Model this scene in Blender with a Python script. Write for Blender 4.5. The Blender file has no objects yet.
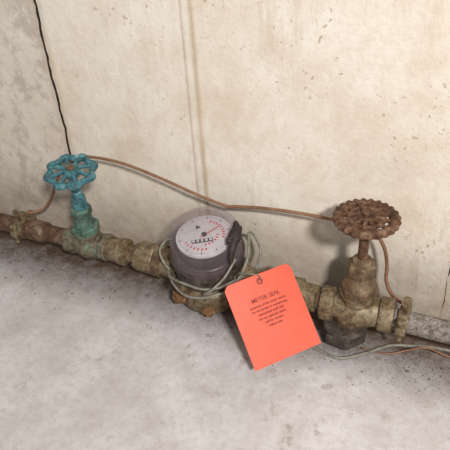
import bpy, bmesh, math, random
from mathutils import Vector as V, Matrix as M
random.seed(7)
S=0.01
scene=bpy.context.scene
COL=scene.collection
PZ=5.0   # pipe axis height (cm)

# ---------------- materials ----------------
def ramp(nt,stops):
    n=nt.nodes.new('ShaderNodeValToRGB'); cr=n.color_ramp
    while len(cr.elements)>1: cr.elements.remove(cr.elements[-1])
    cr.elements[0].position=stops[0][0]; cr.elements[0].color=(*stops[0][1],1)
    for p,c in stops[1:]:
        e=cr.elements.new(p); e.color=(*c,1)
    return n
def noise(nt,co,scale,detail=6,rough=.6):
    n=nt.nodes.new('ShaderNodeTexNoise'); n.inputs['Scale'].default_value=scale
    n.inputs['Detail'].default_value=detail; n.inputs['Roughness'].default_value=rough
    nt.links.new(co,n.inputs['Vector']); return n
def mixc(nt,fac,a,b,mode='MIX'):
    n=nt.nodes.new('ShaderNodeMix'); n.data_type='RGBA'; n.blend_type=mode
    for s,v in ((n.inputs[0],fac),(n.inputs[6],a),(n.inputs[7],b)):
        if hasattr(v,'is_linked') or hasattr(v,'links'): nt.links.new(v,s)
        elif isinstance(v,(int,float)): s.default_value=v
        else: s.default_value=(*v,1)
    return n.outputs[2]
def mathn(nt,op,a,b=0.0,clamp=False):
    n=nt.nodes.new('ShaderNodeMath'); n.operation=op; n.use_clamp=clamp
    for s,v in ((n.inputs[0],a),(n.inputs[1],b)):
        if hasattr(v,'links'): nt.links.new(v,s)
        else: s.default_value=v
    return n.outputs[0]
def base(name):
    m=bpy.data.materials.new(name); m.use_nodes=True; nt=m.node_tree
    b=nt.nodes['Principled BSDF']; tc=nt.nodes.new('ShaderNodeTexCoord')
    return m,nt,b,tc.outputs['Object']
def mottled(name,stops,scale=60,rough=.6,metal=0.0,bump=.3,bscale=250,spec=.4,dirt=0,dcol=(.05,.03,.02)):
    m,nt,b,co=base(name)
    n=noise(nt,co,scale,8,.65); r=ramp(nt,stops); nt.links.new(n.outputs['Fac'],r.inputs[0])
    c=r.outputs[0]
    if dirt:
        nd=noise(nt,co,scale*2.7,8,.75); rd=ramp(nt,[(.47,(0,0,0)),(.60,(1,1,1))]); nt.links.new(nd.outputs['Fac'],rd.inputs[0])
        c=mixc(nt,mathn(nt,'MULTIPLY',rd.outputs[0],dirt),c,dcol)
    nt.links.new(c,b.inputs['Base Color'])
    b.inputs['Roughness'].default_value=rough; b.inputs['Metallic'].default_value=metal
    b.inputs['Specular IOR Level'].default_value=spec
    if bump:
        n2=noise(nt,co,bscale,5,.6); bp=nt.nodes.new('ShaderNodeBump')
        bp.inputs['Strength'].default_value=bump; bp.inputs['Distance'].default_value=.001
        nt.links.new(n2.outputs['Fac'],bp.inputs['Height']); nt.links.new(bp.outputs[0],b.inputs['Normal'])
    return m
def plain(name,c,rough=.5,metal=0,spec=.5):
    return mottled(name,[(.3,tuple(x*.85 for x in c)),(.7,c)],120,rough,metal,.08,300,spec)

m_blue=mottled('blue_paint',[(.30,(.02,.07,.08)),(.42,(.035,.12,.14)),(.58,(.07,.22,.25)),(.72,(.24,.40,.42))],90,.5,0,.5,300,.4,.8,(.02,.03,.035))
m_verdi=mottled('verdigris_brass',[(.28,(.03,.05,.04)),(.42,(.05,.10,.075)),(.55,(.09,.19,.145)),(.68,(.18,.20,.13)),(.8,(.38,.40,.31))],70,.65,.1,.6,260,.4,.6)
m_vbody=mottled('greenish_bronze',[(.28,(.05,.035,.02)),(.42,(.12,.095,.06)),(.52,(.19,.16,.11)),(.60,(.12,.18,.13)),(.8,(.36,.34,.26))],75,.6,.15,.6,260,.45,.65)
m_brass=mottled('tarnished_brass',[(.28,(.045,.03,.016)),(.42,(.155,.105,.055)),(.55,(.26,.195,.115)),(.66,(.20,.19,.12)),(.8,(.46,.40,.29))],80,.5,.25,.6,260,.5,.7,(.045,.028,.016))
m_bronze=mottled('old_bronze',[(.28,(.035,.022,.013)),(.45,(.12,.075,.04)),(.58,(.20,.135,.075)),(.7,(.31,.26,.17))],80,.55,.25,.6,260,.45,.5)
m_rust=mottled('rusty_iron',[(.3,(.03,.014,.008)),(.46,(.10,.046,.024)),(.58,(.165,.09,.052)),(.72,(.28,.19,.135))],110,.75,0,.7,300,.3,.6,(.025,.014,.009))
m_copper=mottled('brown_copper_pipe',[(.3,(.04,.02,.011)),(.48,(.125,.066,.038)),(.60,(.20,.125,.08)),(.72,(.27,.23,.165))],70,.55,.2,.4,200,.4,.7)
m_grey=mottled('dusty_grey_pipe',[(.3,(.08,.065,.055)),(.48,(.22,.19,.165)),(.66,(.34,.31,.28))],150,.85,0,.6,350,.3,.75)
m_wire=mottled('copper_wire',[(.3,(.17,.08,.042)),(.6,(.27,.145,.085)),(.8,(.37,.225,.14))],60,.5,.2,.1,200)
m_cable=mottled('grey_cable',[(.3,(.14,.13,.10)),(.6,(.27,.255,.21)),(.8,(.40,.38,.33))],90,.5,0,.1,200,.4,.35)
m_dark=mottled('dark_iron',[(.3,(.012,.009,.007)),(.5,(.05,.038,.03)),(.7,(.13,.095,.075))],90,.65,0,.6,260)
m_crumb=mottled('dirt',[(.3,(.05,.03,.025)),(.7,(.2,.14,.11))],90,.9,0,.3)
m_orange=mottled('rust_orange_deposit',[(.3,(.08,.035,.015)),(.55,(.22,.11,.045)),(.8,(.38,.25,.12))],160,.85,0,.7,300,.3,.6)
m_black=mottled('black_rubber',[(.3,(.01,.007,.006)),(.7,(.045,.028,.024))],150,.6,0,.8,300)
m_red=plain('red_print',(.55,.035,.035),.6)
m_ink=plain('black_print',(.03,.03,.035),.6)
m_dial=mottled('dial_face',[(.3,(.48,.455,.47)),(.7,(.60,.58,.59))],60,.5,0,0)
m_drum=mottled('register_drum',[(.3,(.035,.022,.022)),(.7,(.10,.07,.07))],60,.4,.2,.1)
m_tag=mottled('orange_card',[(.3,(.66,.10,.052)),(.7,(.72,.12,.065))],30,.55,0,.05)
m_tagink=plain('tag_print',(.27,.022,.015),.6)
m_gap=plain('gap_dark',(.02,.015,.012),.9)  # near-black colour for the wall's back box and panel edges in the gaps
def clear(name):
    m,nt,b,co=base(name)
    b.inputs['Base Color'].default_value=(.42,.36,.39,1); b.inputs['Roughness'].default_value=.10
    t=nt.nodes.new('ShaderNodeBsdfTransparent'); t.inputs[0].default_value=(.93,.91,.92,1)
    lw=nt.nodes.new('ShaderNodeLayerWeight'); lw.inputs[0].default_value=.35
    k=mathn(nt,'ADD',mathn(nt,'MULTIPLY',lw.outputs['Facing'],.32),.05,True)
    mx=nt.nodes.new('ShaderNodeMixShader'); nt.links.new(k,mx.inputs[0])
    out=nt.nodes['Material Output']
    nt.links.new(t.outputs[0],mx.inputs[1]); nt.links.new(b.outputs[0],mx.inputs[2]); nt.links.new(mx.outputs[0],out.inputs[0])
    return m
m_clear=clear('clear_plastic_dome')

def mask(nt,co,scale,lo,hi,detail=6,rough=.6):
    n=noise(nt,co,scale,detail,rough); r=ramp(nt,[(lo,(0,0,0)),(hi,(1,1,1))]); nt.links.new(n.outputs[0],r.inputs[0]); return r.outputs[0]
def wall_mat():
    m,nt,b,co=base('painted_concrete_wall')
    n1=noise(nt,co,6,8,.65); r1=ramp(nt,[(.32,(.63,.54,.43)),(.45,(.72,.655,.565)),(.60,(.77,.72,.645))]); nt.links.new(n1.outputs[0],r1.inputs[0])
    c=mixc(nt,mathn(nt,'MULTIPLY',mask(nt,co,22,.46,.68,10,.75),.55),r1.outputs[0],(.58,.485,.38))
    c=mixc(nt,mathn(nt,'MULTIPLY',mask(nt,co,90,.50,.70,8,.7),.40),c,(.56,.47,.37))
    mp=nt.nodes.new('ShaderNodeMapping'); mp.inputs['Scale'].default_value=(1,1,.13); nt.links.new(co,mp.inputs[0])
    st=mathn(nt,'MULTIPLY',mask(nt,mp.outputs[0],55,.50,.68,6,.7),mask(nt,co,7,.46,.6,3,.5))
    c=mixc(nt,mathn(nt,'MULTIPLY',st,.5),c,(.46,.36,.25))
    k=mathn(nt,'MULTIPLY',mask(nt,co,190,.64,.70,3,.5),mask(nt,co,9,.45,.57,3,.5))
    c=mixc(nt,mathn(nt,'MULTIPLY',k,.7),c,(.36,.25,.16))
    sx=nt.nodes.new('ShaderNodeSeparateXYZ'); nt.links.new(co,sx.inputs[0])
    left=mathn(nt,'LESS_THAN',sx.outputs[0],-.2205)
    c=mixc(nt,mathn(nt,'MULTIPLY',left,.40),c,(.54,.49,.44))
    c=mixc(nt,mathn(nt,'MULTIPLY',mathn(nt,'MULTIPLY',left,mask(nt,co,30,.49,.6,10,.75)),.6),c,(.38,.32,.27))
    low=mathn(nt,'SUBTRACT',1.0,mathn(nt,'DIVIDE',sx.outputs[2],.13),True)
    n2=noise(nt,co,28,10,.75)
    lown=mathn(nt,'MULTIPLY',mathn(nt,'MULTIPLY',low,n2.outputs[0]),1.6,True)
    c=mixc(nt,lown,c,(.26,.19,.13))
    for xs,w,a in ((-.0195,.0045,.85),(-.031,.0035,.5),(.277,.008,.6),(-.22,.010,.6)):
        d=mathn(nt,'ABSOLUTE',mathn(nt,'SUBTRACT',sx.outputs[0],xs))
        k=mathn(nt,'SUBTRACT',1.0,mathn(nt,'DIVIDE',d,w),True)
        c=mixc(nt,mathn(nt,'MULTIPLY',mathn(nt,'MULTIPLY',k,n2.outputs[0]),a*1.6,True),c,(.42,.31,.20))
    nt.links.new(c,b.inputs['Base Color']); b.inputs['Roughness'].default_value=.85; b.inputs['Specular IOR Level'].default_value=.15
    bp=nt.nodes.new('ShaderNodeBump'); bp.inputs['Strength'].default_value=.7; bp.inputs['Distance'].default_value=.0025
    nb=noise(nt,co,45,9,.7); nt.links.new(nb.outputs[0],bp.inputs['Height']); nt.links.new(bp.outputs[0],b.inputs['Normal'])
    return m
def floor_mat():
    m,nt,b,co=base('painted_concrete_floor')
    n1=noise(nt,co,7,8,.65); r1=ramp(nt,[(.32,(.48,.44,.43)),(.48,(.56,.53,.525)),(.62,(.62,.59,.59))]); nt.links.new(n1.outputs[0],r1.inputs[0])
    c=mixc(nt,mathn(nt,'MULTIPLY',mask(nt,co,20,.46,.62,10,.82),.6),r1.outputs[0],(.41,.365,.345))
    c=mixc(nt,mathn(nt,'MULTIPLY',mask(nt,co,120,.48,.68,8,.7),.42),c,(.36,.315,.29))
    sx=nt.nodes.new('ShaderNodeSeparateXYZ'); nt.links.new(co,sx.inputs[0])
    near=mathn(nt,'SUBTRACT',1.0,mathn(nt,'DIVIDE',mathn(nt,'ABSOLUTE',sx.outputs[1]),.28),True)
    n2=noise(nt,co,330,4,.6)
    th=mathn(nt,'SUBTRACT',.72,mathn(nt,'MULTIPLY',mathn(nt,'POWER',near,2.0),.17))
    sp=mathn(nt,'MULTIPLY',mathn(nt,'SUBTRACT',n2.outputs[0],th),18,True)
    c=mixc(nt,mathn(nt,'MULTIPLY',mathn(nt,'MULTIPLY',sp,mask(nt,co,11,.38,.54,4,.5)),.8),c,(.15,.10,.08))
    wn=mathn(nt,'MULTIPLY',mask(nt,co,48,.60,.64,5,.6),mask(nt,co,8,.44,.56,3,.5))
    c=mixc(nt,mathn(nt,'MULTIPLY',wn,.5),c,(.28,.23,.20))
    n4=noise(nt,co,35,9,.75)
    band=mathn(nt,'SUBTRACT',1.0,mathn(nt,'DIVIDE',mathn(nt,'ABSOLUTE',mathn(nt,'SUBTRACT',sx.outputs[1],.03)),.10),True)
    c=mixc(nt,mathn(nt,'MULTIPLY',mathn(nt,'MULTIPLY',band,n4.outputs[0]),2.2,True),c,(.085,.055,.04))  # joint dirt, with the shadow under pipe and meter painted into the colour
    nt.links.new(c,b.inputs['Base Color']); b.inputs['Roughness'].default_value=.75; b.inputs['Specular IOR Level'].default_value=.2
    bp=nt.nodes.new('ShaderNodeBump'); bp.inputs['Strength'].default_value=.5; bp.inputs['Distance'].default_value=.002
    nb=noise(nt,co,60,8,.7); nt.links.new(nb.outputs[0],bp.inputs['Height']); nt.links.new(bp.outputs[0],b.inputs['Normal'])
    return m
m_wall=wall_mat(); m_floor=floor_mat()

# ---------------- mesh helpers ----------------
def finish(name,bm,mat,parent=None,smooth=True,bevel=0):
    bmesh.ops.recalc_face_normals(bm,faces=bm.faces)
    me=bpy.data.meshes.new(name); bm.to_mesh(me); bm.free()
    ob=bpy.data.objects.new(name,me); COL.objects.link(ob); me.materials.append(mat)
    for p in me.polygons: p.use_smooth=smooth
    if parent: ob.parent=parent
    if bevel:
        b=ob.modifiers.new('b','BEVEL'); b.width=bevel*S; b.segments=2; b.limit_method='ANGLE'; b.angle_limit=.6
    return ob
def empty(name,loc=(0,0,0),rot=(0,0,0)):
    e=bpy.data.objects.new(name,None); COL.objects.link(e); e.empty_display_size=.02
    e.location=V(loc)*S; e.rotation_euler=rot; return e
def frame(axis):
    a=V(axis).normalized(); t=V((0,0,1)) if abs(a.z)<.9 else V((1,0,0))
    u=t.cross(a).normalized(); v=a.cross(u); return a,u,v
def lathe(name,prof,org,axis,mat,parent=None,segs=40,smooth=True,bevel=0,wob=0,ph=0,start=None):
    bm=bmesh.new(); a,u,v=frame(axis); o=V(org); rings=[]
    for r,t in prof:
        ring=[]
        for i in range(segs):
            th=2*math.pi*i/segs+ph
            rr=max(r,.001)*(1+wob*math.sin(3*th+t*2)*.5+wob*math.sin(7*th+t*5)*.5)
            ring.append(bm.verts.new((o+a*t+u*rr*math.cos(th)+v*rr*math.sin(th))*S))
        rings.append(ring)
    for A,B in zip(rings,rings[1:]):
        for i in range(segs): bm.faces.new((A[i],A[(i+1)%segs],B[(i+1)%segs],B[i]))
    bm.faces.new(rings[0][::-1]); bm.faces.new(rings[-1])
    ob=finish(name,bm,mat,parent,smooth,bevel)
    if smooth:
        es=ob.modifiers.new('es','EDGE_SPLIT'); es.split_angle=math.radians(38)
    return ob
def hexn(name,r,t0,t1,org,axis,mat,parent,n=6,ph=0):
    c=(t1-t0)*.14
    return lathe(name,[(r*.86,t0),(r,t0+c),(r,t1-c),(r*.86,t1)],org,axis,mat,parent,segs=n,smooth=False,bevel=.08,ph=ph)
def catmull(pts,k=10):
    P=[V(p) for p in pts]; P=[P[0]*2-P[1]]+P+[P[-1]*2-P[-2]]; o=[]
    for i in range(1,len(P)-2):
        for j in range(k):
            t=j/k; a,b,c,d=P[i-1],P[i],P[i+1],P[i+2]
            o.append(.5*((2*b)+(c-a)*t+(2*a-5*b+4*c-d)*t*t+(3*b-a-3*c+d)*t**3))
    o.append(P[-2]); return o
def tube(name,pts,r,mat,parent=None,k=10,segs=10,flat=1.0,smoothpts=True):
    Q=catmull(pts,k) if smoothpts else [V(p) for p in pts]
    bm=bmesh.new(); rings=[]; u=None
    for i,q in enumerate(Q):
        t=(Q[min(i+1,len(Q)-1)]-Q[max(i-1,0)]).normalized()
        if u is None: u=frame(t)[1]
        u=(u-t*u.dot(t)).normalized(); v=t.cross(u)
        rr=r(i/(len(Q)-1)) if callable(r) else r
        rings.append([bm.verts.new((q+u*rr*math.cos(2*math.pi*j/segs)+v*rr*flat*math.sin(2*math.pi*j/segs))*S) for j in range(segs)])
    for A,B in zip(rings,rings[1:]):
        for j in range(segs): bm.faces.new((A[j],A[(j+1)%segs],B[(j+1)%segs],B[j]))
    bm.faces.new(rings[0][::-1]); bm.faces.new(rings[-1])
    return finish(name,bm,mat,parent)
def box(name,c,s,mat,parent=None,bevel=.1,rot=None):
    bm=bmesh.new(); bmesh.ops.create_cube(bm,size=1)
    for v in bm.verts:
        q=V((v.co.x*s[0],v.co.y*s[1],v.co.z*s[2]))
        if rot: q=rot@q
        v.co=(q+V(c))*S
    return finish(name,bm,mat,parent,False,bevel)
def lump(name,c,s,mat,parent,seed=0):
    bm=bmesh.new(); bmesh.ops.create_icosphere(bm,subdivisions=4,radius=1)
    from mathutils import noise as N
    for v in bm.verts:
        k=1+.35*N.noise(v.co*1.6+V((seed,0,0)))+.15*N.noise(v.co*5+V((seed,3,0)))
        v.co=(V((v.co.x*s[0],v.co.y*s[1],v.co.z*s[2]))*k*.5+V(c))*S
    return finish(name,bm,mat,parent,True)
def wheel_rim(name,R0,amp,n,tr,tz,z,mat,parent,ph=0,sharp=1,dz=0):
    bm=bmesh.new(); N=n*14 if n<12 else n*8; K=14; rings=[]
    for i in range(N):
        th=2*math.pi*i/N; w=math.cos(n*th+ph)
        w=math.copysign(abs(w)**sharp,w); ring=[]
        for j in range(K):
            f=2*math.pi*j/K
            k=max(0,math.cos(f))
            rad=R0+tr*math.cos(f)+amp*w*(.35+.65*k)
            ring.append(bm.verts.new(V((rad*math.cos(th),rad*math.sin(th),z+tz*math.sin(f)+dz*w*k))*S))
        rings.append(ring)
    for i in range(N):
        A=rings[i];B=rings[(i+1)%N]
        for j in range(K): bm.faces.new((A[j],A[(j+1)%K],B[(j+1)%K],B[j]))
    return finish(name,bm,mat,parent)

# ---------------- room ----------------
def strip_panel(bm,xl,xr,y,z0,z1,th,jl=0,jr=0,n=140,ph=0):
    rows=[]
    def jag(z,s): return math.sin(z*.35+s)*.6+math.sin(z*1.3+s*2)*.35+math.sin(z*3.1+s)*.25
    for i in range(n+1):
        z=z0+(z1-z0)*i/n
        a=xl+jl*jag(z,1)+random.uniform(-.05,.05)*(jl>0)
        b=xr+jr*jag(z,1)+random.uniform(-.05,.05)*(jr>0)
        rows.append([bm.verts.new(V(q)*S) for q in ((a,y+th,z),(a,y,z),(b,y,z),(b,y+th,z))])
    for A,B in zip(rows,rows[1:]):
        for j in range(3):
            f=bm.faces.new((A[j],A[j+1],B[j+1],B[j])); f.material_index=0 if (j==1 or th<1) else 1
bm=bmesh.new()
strip_panel(bm,-130,-22.14,5.30,-1,120,3,0,.18)
strip_panel(bm,-21.95,-3.1,5.5,-1,120,3,.18,0)
strip_panel(bm,-3.12,-1.85,5.36,-1,120,.2,.0,.08)
strip_panel(bm,-3.0,27.6,5.5,-1,120,3,0,.12)
strip_panel(bm,27.66,110,5.45,-1,120,3,.12,0)
bv=[bm.verts.new(V(q)*S) for q in ((-130,8,-1),(110,8,-1),(110,8,120),(-130,8,120),(-130,10,-1),(110,10,-1),(110,10,120),(-130,10,120))]
for f in ((0,1,2,3),(7,6,5,4),(3,2,6,7),(0,4,5,1),(0,3,7,4),(1,5,6,2)):
    q=bm.faces.new([bv[i] for i in f]); q.material_index=1
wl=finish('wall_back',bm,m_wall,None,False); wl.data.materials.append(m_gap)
bm=bmesh.new()
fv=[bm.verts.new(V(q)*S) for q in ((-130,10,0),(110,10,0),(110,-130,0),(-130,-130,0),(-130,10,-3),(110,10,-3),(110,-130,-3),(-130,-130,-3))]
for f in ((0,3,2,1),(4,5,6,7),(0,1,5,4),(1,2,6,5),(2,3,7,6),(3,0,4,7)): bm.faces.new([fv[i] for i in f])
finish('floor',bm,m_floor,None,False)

# dirt crumbs along the joint
bm=bmesh.new()
for i in range(1200):
    x=random.uniform(-55,45); y=4.6-abs(random.gauss(0,1))*4.6
    if y<-25: continue
    s=random.uniform(.03,.11)*(1.7 if random.random()<.06 else 1)
    T=M.Translation(V((x,y,s*.35))*S)@M.Rotation(random.random()*6,4,(0,0,1))@M.Diagonal((s*S*random.uniform(.7,1.8),s*S,s*S*.6,1))
    bmesh.ops.create_icosphere(bm,subdivisions=1,radius=1,matrix=T)
finish('dirt_crumbs',bm,m_crumb,None,False)

# ---------------- pipes ----------------
wp=empty('water_pipe')
lathe('copper_run',[(1.2,-70),(1.2,-21)],(0,0,PZ),(1,0,0),m_copper,wp)
lathe('adapter_sleeve',[(1.2,-14.6),(1.55,-14.5),(1.65,-14.2),(1.6,-12.6),(1.8,-12.4),(1.8,-11.6),(1.3,-11.4)],(0,0,PZ),(1,0,0),m_brass,wp,wob=.02)
lathe('nipple_run',[(1.15,-17),(1.15,-8)],(0,0,PZ),(1,0,0),m_bronze,wp)
lathe('outlet_nipple',[(1.25,6),(1.25,16)],(0,0,PZ),(1,0,0),m_bronze,wp)
lathe('outlet_collar',[(1.3,10.4),(1.9,10.5),(2.0,10.8),(2.0,12.2),(1.8,12.4),(1.6,12.5),(1.6,14.2),(1.3,14.3)],(0,0,PZ),(1,0,0),m_brass,wp,wob=.02)
lathe('grey_run',[(1.25,20),(1.25,70)],(0,0,PZ-.1),(1,0,0),m_grey,wp,wob=.03)
lathe('solder_collar',[(1.2,-27.2),(1.5,-27.1),(1.5,-24.8),(1.25,-24.6)],(0,0,PZ),(1,0,0),m_copper,wp)

# ---------------- valves ----------------
def valve(name,loc,tilt,mb,mbon,mwheel,blue):
    e=empty(name,loc,tilt)
    X=(1,0,0);Z=(0,0,1);O=(0,0,0)
    if blue:
        lathe('valve_body',[(1.2,-3.4),(1.75,-3.35),(1.85,-3.1),(1.85,-2.2),(1.5,-1.95),(1.7,-1.2),(2.05,-.4),(2.1,.3),(1.8,1.2),(1.5,1.9),(1.8,2.2),(1.85,2.9),(1.7,3.2),(1.2,3.3)],O,(1,0,.1),mb,e,wob=.03)
        lathe('valve_neck',[(1.5,0),(1.55,1.5),(1.45,2.3),(1.75,2.5),(1.75,2.9)],O,Z,mb,e,wob=.02)
        hexn('bonnet_hex',1.85,2.8,3.8,O,Z,mbon,e,6,.4)
        lathe('bonnet',[(1.35,3.7),(1.25,4.4),(1.1,5.2),(1.05,5.6)],O,Z,mbon,e)
        hexn('packing_nut',1.35,5.5,7.0,O,Z,mbon,e,6,.2)
        lathe('stem',[(.95,6.9),(.9,8.6),(.6,9.2),(.5,12.8)],O,Z,mwheel,e,segs=20)
        z=12.7
        wheel_rim('wheel_rim',2.65,.27,8,.42,.45,z+.1,mwheel,e,0,.8,.0)
        for i in range(8):
            a=2*math.pi*i/8
            def pt(r,zz,da=0): return (r*math.cos(a+da),r*math.sin(a+da),zz)
            tube('spoke_%d'%(i+1),[pt(.7,z+.35),pt(1.5,z+.35,.05),pt(2.2,z+.15,.02),pt(2.75,z+.05)],.24,mwheel,e,6,8,1.3)
        lathe('wheel_hub',[(.6,z-.5),(1.0,z-.3),(1.1,z+.3),(.95,z+.6)],O,Z,mwheel,e,24)
        hexn('wheel_nut',.55,z+.55,z+.95,O,Z,m_bronze,e)
    else:
        lathe('valve_body',[(1.3,-4.2),(1.9,-4.1),(2.0,-3.8),(2.0,-2.7),(1.6,-2.5),(1.75,-1.5),(2.1,-.6),(2.15,.6),(1.75,1.5),(1.6,2.3),(1.95,2.5),(2.0,3.7),(1.9,4.0),(1.3,4.1)],O,X,mb,e,wob=.03)
        lathe('valve_neck',[(1.7,0),(1.75,1.6),(1.6,2.2),(2.05,2.35),(2.1,2.8)],O,Z,mb,e,wob=.02)
        hexn('bonnet_hex',2.15,2.7,3.8,O,Z,mbon,e,6,.4)
        lathe('bonnet',[(1.9,3.7),(1.65,4.3),(1.25,4.9),(1.15,5.4)],O,Z,mbon,e)
        hexn('packing_nut',1.6,5.2,6.9,O,Z,mbon,e,6,.25)
        lathe('gland',[(1.1,6.8),(1.0,7.3),(.6,7.5)],O,Z,mbon,e)
        lathe('stem',[(.55,7.2),(.5,12)],O,Z,m_rust,e,segs=20)
        z=12.5
        wheel_rim('wheel_rim',2.8,.14,24,.52,.45,z,mwheel,e,0,.6,.05)
        wheel_rim('wheel_inner_ring',1.75,.03,12,.28,.22,z+.12,mwheel,e)
        for i in range(12):
            a=2*math.pi*i/12
            def pt(r,zz,da=0): return (r*math.cos(a+da),r*math.sin(a+da),zz)
            tube('spoke_%d'%(i+1),[pt(.6,z+.3),pt(1.4,z+.25),pt(2.1,z+.1),pt(2.7,z+.05)],.2,mwheel,e,5,8,1.3)
        lathe('wheel_hub',[(.6,z-1.0),(.9,z-.7),(1.0,z+.2),(.85,z+.5)],O,Z,mwheel,e,24)
        hexn('wheel_nut',.6,z+.45,z+.95,O,Z,mwheel,e)
    return e
valve('gate_valve',(-17.4,0,PZ),(math.radians(9),math.radians(6),math.radians(2)),m_vbody,m_verdi,m_blue,True)
g2=valve('gate_valve',(18.9,0,PZ),(0,0,math.radians(4)),m_brass,m_bronze,m_rust,False)
lathe('drain_boss',[(1.6,0),(1.6,-2.4)],(-1.0,-.4,0),(0,0,1),m_bronze,g2)
lathe('drain_collar',[(1.7,-1.5),(2.5,-1.6),(2.6,-2.1),(2.0,-2.4)],(-1.2,-.5,0),(0,0,1),m_dark,g2,24)
hexn('drain_cap',2.6,-4.2,-2.4,(-1.2,-.5,0),(0,0,1),m_dark,g2,6,.3)

# ---------------- clamps ----------------
def clamp(loc,mat):
    e=empty('grounding_clamp',loc)
    O=(0,0,0);X=(1,0,0)
    lathe('clamp_band',[(1.27,-.6),(1.6,-.55),(1.65,0),(1.6,.55),(1.27,.6)],O,X,mat,e)
    for k,sy in enumerate((-1,1)):
        box('lug_%d'%(k+1),(0,sy*1.7,.15),(1.1,1.2,1.0),mat,e,.15)
        lathe('screw_%d'%(k+1),[(.25,-1.4),(.25,1.1),(.5,1.15),(.5,1.5),(.3,1.6)],(0,sy*1.8,0),(0,0,1),mat,e,16)
    box('wire_lug',(0,.2,1.9),(.9,1.0,.9),mat,e,.15)
    lathe('wire_screw',[(.2,-.3),(.2,.8),(.42,.85),(.42,1.2)],(0,-.2,2.1),(0,-.5,1),mat,e,16)
    return e
clamp((-28.6,0,PZ),m_brass)
clamp((24.0,0,PZ),m_brass)

# ---------------- copper grounding wire ----------------
tube('grounding_wire',[(-28.6,.3,7.0),(-28.0,1.6,6.6),(-26.5,2.8,7.0),(-24.6,3.0,9.6),(-23.4,3.2,12),(-21.5,3.2,14.4),(-19.0,3.0,16.0),(-16.5,3,16.8),(-12,3,16.7),(-6.9,3,15.6),(-2,3,14.2),(1.7,3,13.4),(3.2,3,13.6),(6.5,3,14.1),(11,3,14.4),(15,3,14.4),(18,3,14.3),(19.6,3,13.6),(20.7,2.8,12),(21.2,2.7,9.7),(21.3,2.6,7.9),(22.0,2.2,6.6),(23.0,1.2,6.6),(24,.3,7)],.20,m_wire,None,8,8)

# ---------------- water meter ----------------
wm=empty('water_meter',(0.4,0,PZ))
X=(1,0,0);Z=(0,0,1);O=(0,0,0)
lathe('meter_body',[(2.2,-4.2),(3.2,-4.0),(3.7,-3.4),(3.8,-1.8),(4.2,-1.3),(4.3,-.4),(3.9,0),(3.9,2.0)],O,Z,m_brass,wm,wob=.012)
lathe('inlet_spud',[(1.5,-6.8),(1.7,-6.7),(1.9,-5.2),(2.4,-3.6)],O,X,m_brass,wm)
lathe('outlet_spud',[(2.4,3.6),(1.9,5.2),(1.7,6.7),(1.5,6.8)],O,X,m_brass,wm)
hexn('inlet_nut',2.05,-10.4,-7.2,O,X,m_brass,wm,8,.2)
lathe('inlet_nut_collar',[(1.5,-7.4),(2.1,-7.3),(2.15,-6.3),(1.7,-6.1)],O,X,m_bronze,wm)
hexn('outlet_nut',2.05,6.6,9.6,O,X,m_brass,wm,8,.2)
for i in range(6):
    a=math.radians(20+60*i)
    lathe('flange_bolt_%d'%(i+1),[(.45,-1.9),(.45,-.3),(.6,-.25),(.6,.2)],(4.1*math.cos(a),4.1*math.sin(a),0),Z,m_bronze,wm,6,False)
lump('rust_scale',(-2.9,-2.9,-2.4),(2.2,1.5,2.0),m_orange,wm,1)
lump('rust_scale_side',(1.2,-3.5,-3.0),(1.6,1.2,1.4),m_orange,wm,5)
rg=empty('register',(0.1,0,2.2)); rg.parent=wm; rg.rotation_euler=(math.radians(9),0,0)
lathe('register_base',[(3.8,-1.4),(4.3,-1.2),(4.35,.3),(4.3,1.0),(4.2,1.3),(4.1,1.5)],O,Z,m_dark,rg)
lathe('register_cup',[(3.9,1.3),(3.9,2.0),(3.8,2.1)],O,Z,m_drum,rg)
lathe('dial_drum',[(3.4,2.0),(3.45,2.1),(3.45,3.6),(3.4,3.7)],O,Z,m_drum,rg)
lathe('dial_plate',[(3.3,3.7),(3.4,3.75),(3.4,4.1),(3.3,4.15)],O,Z,m_dial,rg,48)
lathe('clear_dome',[(4.25,1.5),(4.3,1.7),(4.2,4.5),(4.1,4.85),(3.85,5.15),(3.4,5.3),(2,5.4),(.3,5.45)],O,Z,m_clear,rg,64)
lathe('dome_flange',[(4.2,1.3),(4.55,1.35),(4.55,1.6),(4.3,1.7)],O,Z,m_drum,rg,64)
dz=.4
bm=bmesh.new()
for i in range(50):
    a=2*math.pi*i/50
    if i%5==0: ri,w=2.75,.05
    else: ri,w=2.95,.025
    q=[(ri,-w),(3.15,-w),(3.15,w),(ri,w)]
    vs=[bm.verts.new(V((r*math.cos(a)-s*math.sin(a),r*math.sin(a)+s*math.cos(a),3.77+dz))*S) for r,s in q]
    bm.faces.new(vs)
finish('tick_marks',bm,m_ink,rg,False)
bm=bmesh.new()
for (rr,a0,a1,n) in ((2.3,10,95,9),(1.6,-60,20,6),(2.35,230,300,7)):
    for i in range(n):
        a=math.radians(a0+(a1-a0)*i/(n-1)); w=.09; h=.17
        vs=[bm.verts.new(V((r*math.cos(a)-s*math.sin(a),r*math.sin(a)+s*math.cos(a),3.78+dz))*S) for r,s in ((rr-h,-w),(rr+h,-w),(rr+h,w),(rr-h,w))]
        bm.faces.new(vs)
finish('red_lettering',bm,m_red,rg,False)
rz=M.Rotation(math.radians(28),3,'Z')
box('odometer_window',rz@V((-.3,-.9,3.8+dz)),(2.5,.55,.08),m_ink,rg,.02,rz)
for i in range(5): box('odometer_digit_%d'%(i+1),rz@V((-1.3+i*.5,-.9,3.86+dz)),(.3,.38,.04),m_dial,rg,.01,rz)
box('sweep_hand',(.5,.55,3.95+dz),(2.6,.12,.05),m_red,rg,.01,M.Rotation(math.radians(60),3,'Z'))
lathe('hand_hub',[(.3,3.78+dz),(.3,4.02+dz)],O,Z,m_ink,rg,20)
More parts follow.
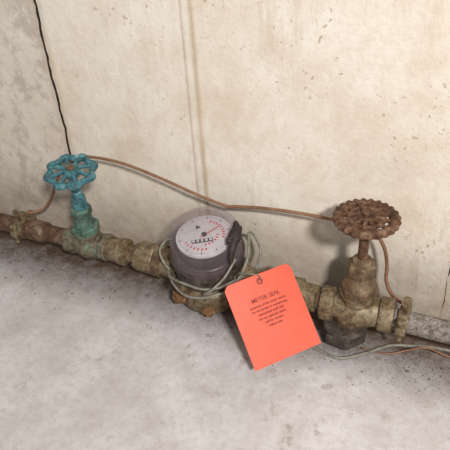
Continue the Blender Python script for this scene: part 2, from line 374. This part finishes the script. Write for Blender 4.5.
lathe('leak_indicator',[(.34,3.78+dz),(.32,3.9+dz)],(-1.3,.9,0),Z,m_ink,rg,3,False)
tube('hinge_strap',[(3.1,2.3,4.9),(3.5,1.6,5.1),(3.9,.6,5.0),(4.1,-.6,4.8),(4.15,-1.6,4.2),(4.2,-2.1,3.2),(4.4,-2.0,2.0)],lambda t:.28+.28*math.sin(math.pi*min(1,t*1.25)) if t<.8 else .28,m_black,rg,5,10)
lump('hinge_block',(3.8,.2,4.9),(1.5,3.2,1.3),m_black,rg,3)

# cable looped round the register base
cab=empty('meter_cable',(0.4,0,PZ))
pts=[]
turns=2; N=turns*16
for i in range(N+1):
    t=i/N; a=math.radians(150)+2*math.pi*turns*t
    r=4.75+.25*math.sin(i*.9)+.5*t
    z=1.7-1.8*t+.6*math.sin(a*1.0+2)+.25*math.sin(i*1.7)
    pts.append((r*math.cos(a),r*math.sin(a)-.2,z))
tube('cable_coil',pts,.16,m_cable,cab,4,8)
tube('cable_loop_left',[(-4.2,-2.4,1.2),(-5.2,-2.0,1.8),(-5.9,-1.4,3.0),(-5.4,-.2,3.9),(-4.6,1.0,3.2)],.16,m_cable,cab,6,8)
tube('cable_loop_right',[(4.0,-3.2,1.0),(5.0,-2.6,2.4),(5.6,-1.2,4.2),(5.3,.4,5.6),(4.8,1.6,6.2),(5.1,2.6,5.2),(6.0,2.2,3.4),(6.0,.6,1.8)],.16,m_cable,cab,6,8)
tube('cable_drop',[(1.5,-4.8,1.0),(2.6,-5.0,2.0),(4.0,-4.0,3.6),(4.7,-2.2,5.2)],.15,m_cable,cab,6,8)
tube('cable_run',[(5.6,-1.6,.2),(8,-2.2,-2.0),(11,-2.4,-4.0),(14.5,-3.0,-4.75),(17.5,-3.6,-4.78),(20,-2.0,-4.78),(22.5,.2,-4.7),(25,1.0,-4.6),(28.4,1.6,-4.5),(34,1.4,-4.6),(50,.5,-4.75)],.19,m_cable,cab,6,8)
tube('cable_run_thin',[(19.5,-1.2,-4.8),(22.5,-1.0,-4.8),(24.5,-.3,-4.2),(26.5,.3,-3.6),(29,.8,-4.6),(36,.3,-4.85)],.12,m_wire,cab,6,8)

# ---------------- orange tag ----------------
A=V((5.3,-5.6,8.8));B=V((10.6,.2,9.4));Cc=V((16.0,-4.1,2.4));D=V((10.2,-10.6,2.2))
cen=(A+B+Cc+D)/4
ux=((B-A)+(Cc-D)).normalized(); uy=((A-D)+(B-Cc)); uy=(uy-ux*uy.dot(ux)).normalized(); uz=ux.cross(uy)
W=((B-A).length+(Cc-D).length)/2; H=((A-D).length+(B-Cc).length)/2
tg=bpy.data.objects.new('paper_tag',None); COL.objects.link(tg); tg.empty_display_size=.02
Rm=M((ux,uy,uz)).transposed().to_4x4(); tg.matrix_world=M.Translation(cen*S)@Rm
def card():
    bm=bmesh.new(); nx,ny=24,24; g={}
    th=.03
    def zf(x,y): return .22*math.sin((x/W+.5)*3.0)*(.5+y/H)
    for L in (0,1):
        for i in range(nx+1):
            for j in range(ny+1):
                x=-W/2+W*i/nx; y=-H/2+H*j/ny
                d=(abs(x)+y)-(W/2+H/2-.5)
                if d>0: y-=d*.5; x-=math.copysign(d*.5,x)
                g[L,i,j]=bm.verts.new(V((x,y,zf(x,y)+(th if L else 0)))*S)
    for i in range(nx):
        for j in range(ny):
            bm.faces.new([g[1,i,j],g[1,i+1,j],g[1,i+1,j+1],g[1,i,j+1]])
            bm.faces.new([g[0,i,j+1],g[0,i+1,j+1],g[0,i+1,j],g[0,i,j]])
    for i in range(nx):
        bm.faces.new([g[0,i,0],g[0,i+1,0],g[1,i+1,0],g[1,i,0]]); bm.faces.new([g[1,i,ny],g[1,i+1,ny],g[0,i+1,ny],g[0,i,ny]])
    for j in range(ny):
        bm.faces.new([g[1,0,j],g[1,0,j+1],g[0,0,j+1],g[0,0,j]]); bm.faces.new([g[0,nx,j],g[0,nx,j+1],g[1,nx,j+1],g[1,nx,j]])
    return finish('card',bm,m_tag,tg,False)
card()
bm=bmesh.new()
K=24;r0,r1=.2,.38
vo=[bm.verts.new(V((r1*math.cos(2*math.pi*i/K),H/2-.8+r1*math.sin(2*math.pi*i/K),.30))*S) for i in range(K)]
vi=[bm.verts.new(V((r0*math.cos(2*math.pi*i/K),H/2-.8+r0*math.sin(2*math.pi*i/K),.31))*S) for i in range(K)]
for i in range(K): bm.faces.new((vo[i],vo[(i+1)%K],vi[(i+1)%K],vi[i]))
finish('eyelet',bm,m_tagink,tg,False)
def text(body,size,x,y,z,rot):
    cu=bpy.data.curves.new('t','FONT'); cu.body=body; cu.size=size*S; cu.align_x='CENTER'; cu.offset=.00006
    o=bpy.data.objects.new('t',cu); COL.objects.link(o)
    bpy.context.view_layer.update()
    me=bpy.data.meshes.new_from_object(o.evaluated_get(bpy.context.evaluated_depsgraph_get()))
    bpy.data.objects.remove(o)
    ob=bpy.data.objects.new('printed_line',me); COL.objects.link(ob); me.materials.clear(); me.materials.append(m_tagink)
    ob.parent=tg; ob.location=(x*S,y*S,z*S); ob.rotation_euler=(0,0,rot)
for s,sz,y in (("METER SEAL",.66,2.0),("property of the water works",.38,1.4),("do not break or remove tag",.38,.92),("authorized staff only",.38,.44),("do not operate valves",.38,-.04),("call for service",.38,-.52),("before use",.38,-1.0)):
    text(s,sz,0,y,.30,0)
tube('tag_wire',[(0,H/2-.8,.35),(0,H/2-.2,.8),(-1.2,H/2+.5,.4),(-1.8,H/2+.9,-.6)],.06,m_cable,tg,6,6)

# ---------------- camera ----------------
f=600;p=math.radians(35.6);yaw=math.radians(26);r=math.radians(3.9)
F=V((-math.cos(p)*math.sin(yaw),math.cos(p)*math.cos(yaw),-math.sin(p)))
R0=V((math.cos(yaw),math.sin(yaw),0));U0=R0.cross(F)
R=R0*math.cos(r)-U0*math.sin(r);U=U0*math.cos(r)+R0*math.sin(r)
cd=bpy.data.cameras.new('camera'); cam=bpy.data.objects.new('camera',cd); COL.objects.link(cam)
cd.sensor_width=36; cd.lens=36*f/450; cd.clip_start=.01
loc=V((.2758,-.5046,.531))
cam.matrix_world=M.Translation(loc)@M((R,U,-F)).transposed().to_4x4()
scene.camera=cam

# ---------------- light ----------------
ld=bpy.data.lights.new('camera_flash','AREA'); ld.shape='RECTANGLE'; ld.size=.12; ld.size_y=.09; ld.energy=21; ld.color=(1,.98,.95)
lo=bpy.data.objects.new('camera_flash',ld); COL.objects.link(lo)
lp=loc+R*.24+U*.10-F*.75
lo.matrix_world=M.Translation(lp)@(V((.02,0,.06))-lp).to_track_quat('-Z','Y').to_matrix().to_4x4()
w=bpy.data.worlds.new('w'); scene.world=w; w.use_nodes=True
w.node_tree.nodes['Background'].inputs[0].default_value=(1,.965,.93,1)
w.node_tree.nodes['Background'].inputs[1].default_value=.37
scene.view_settings.view_transform='Standard'
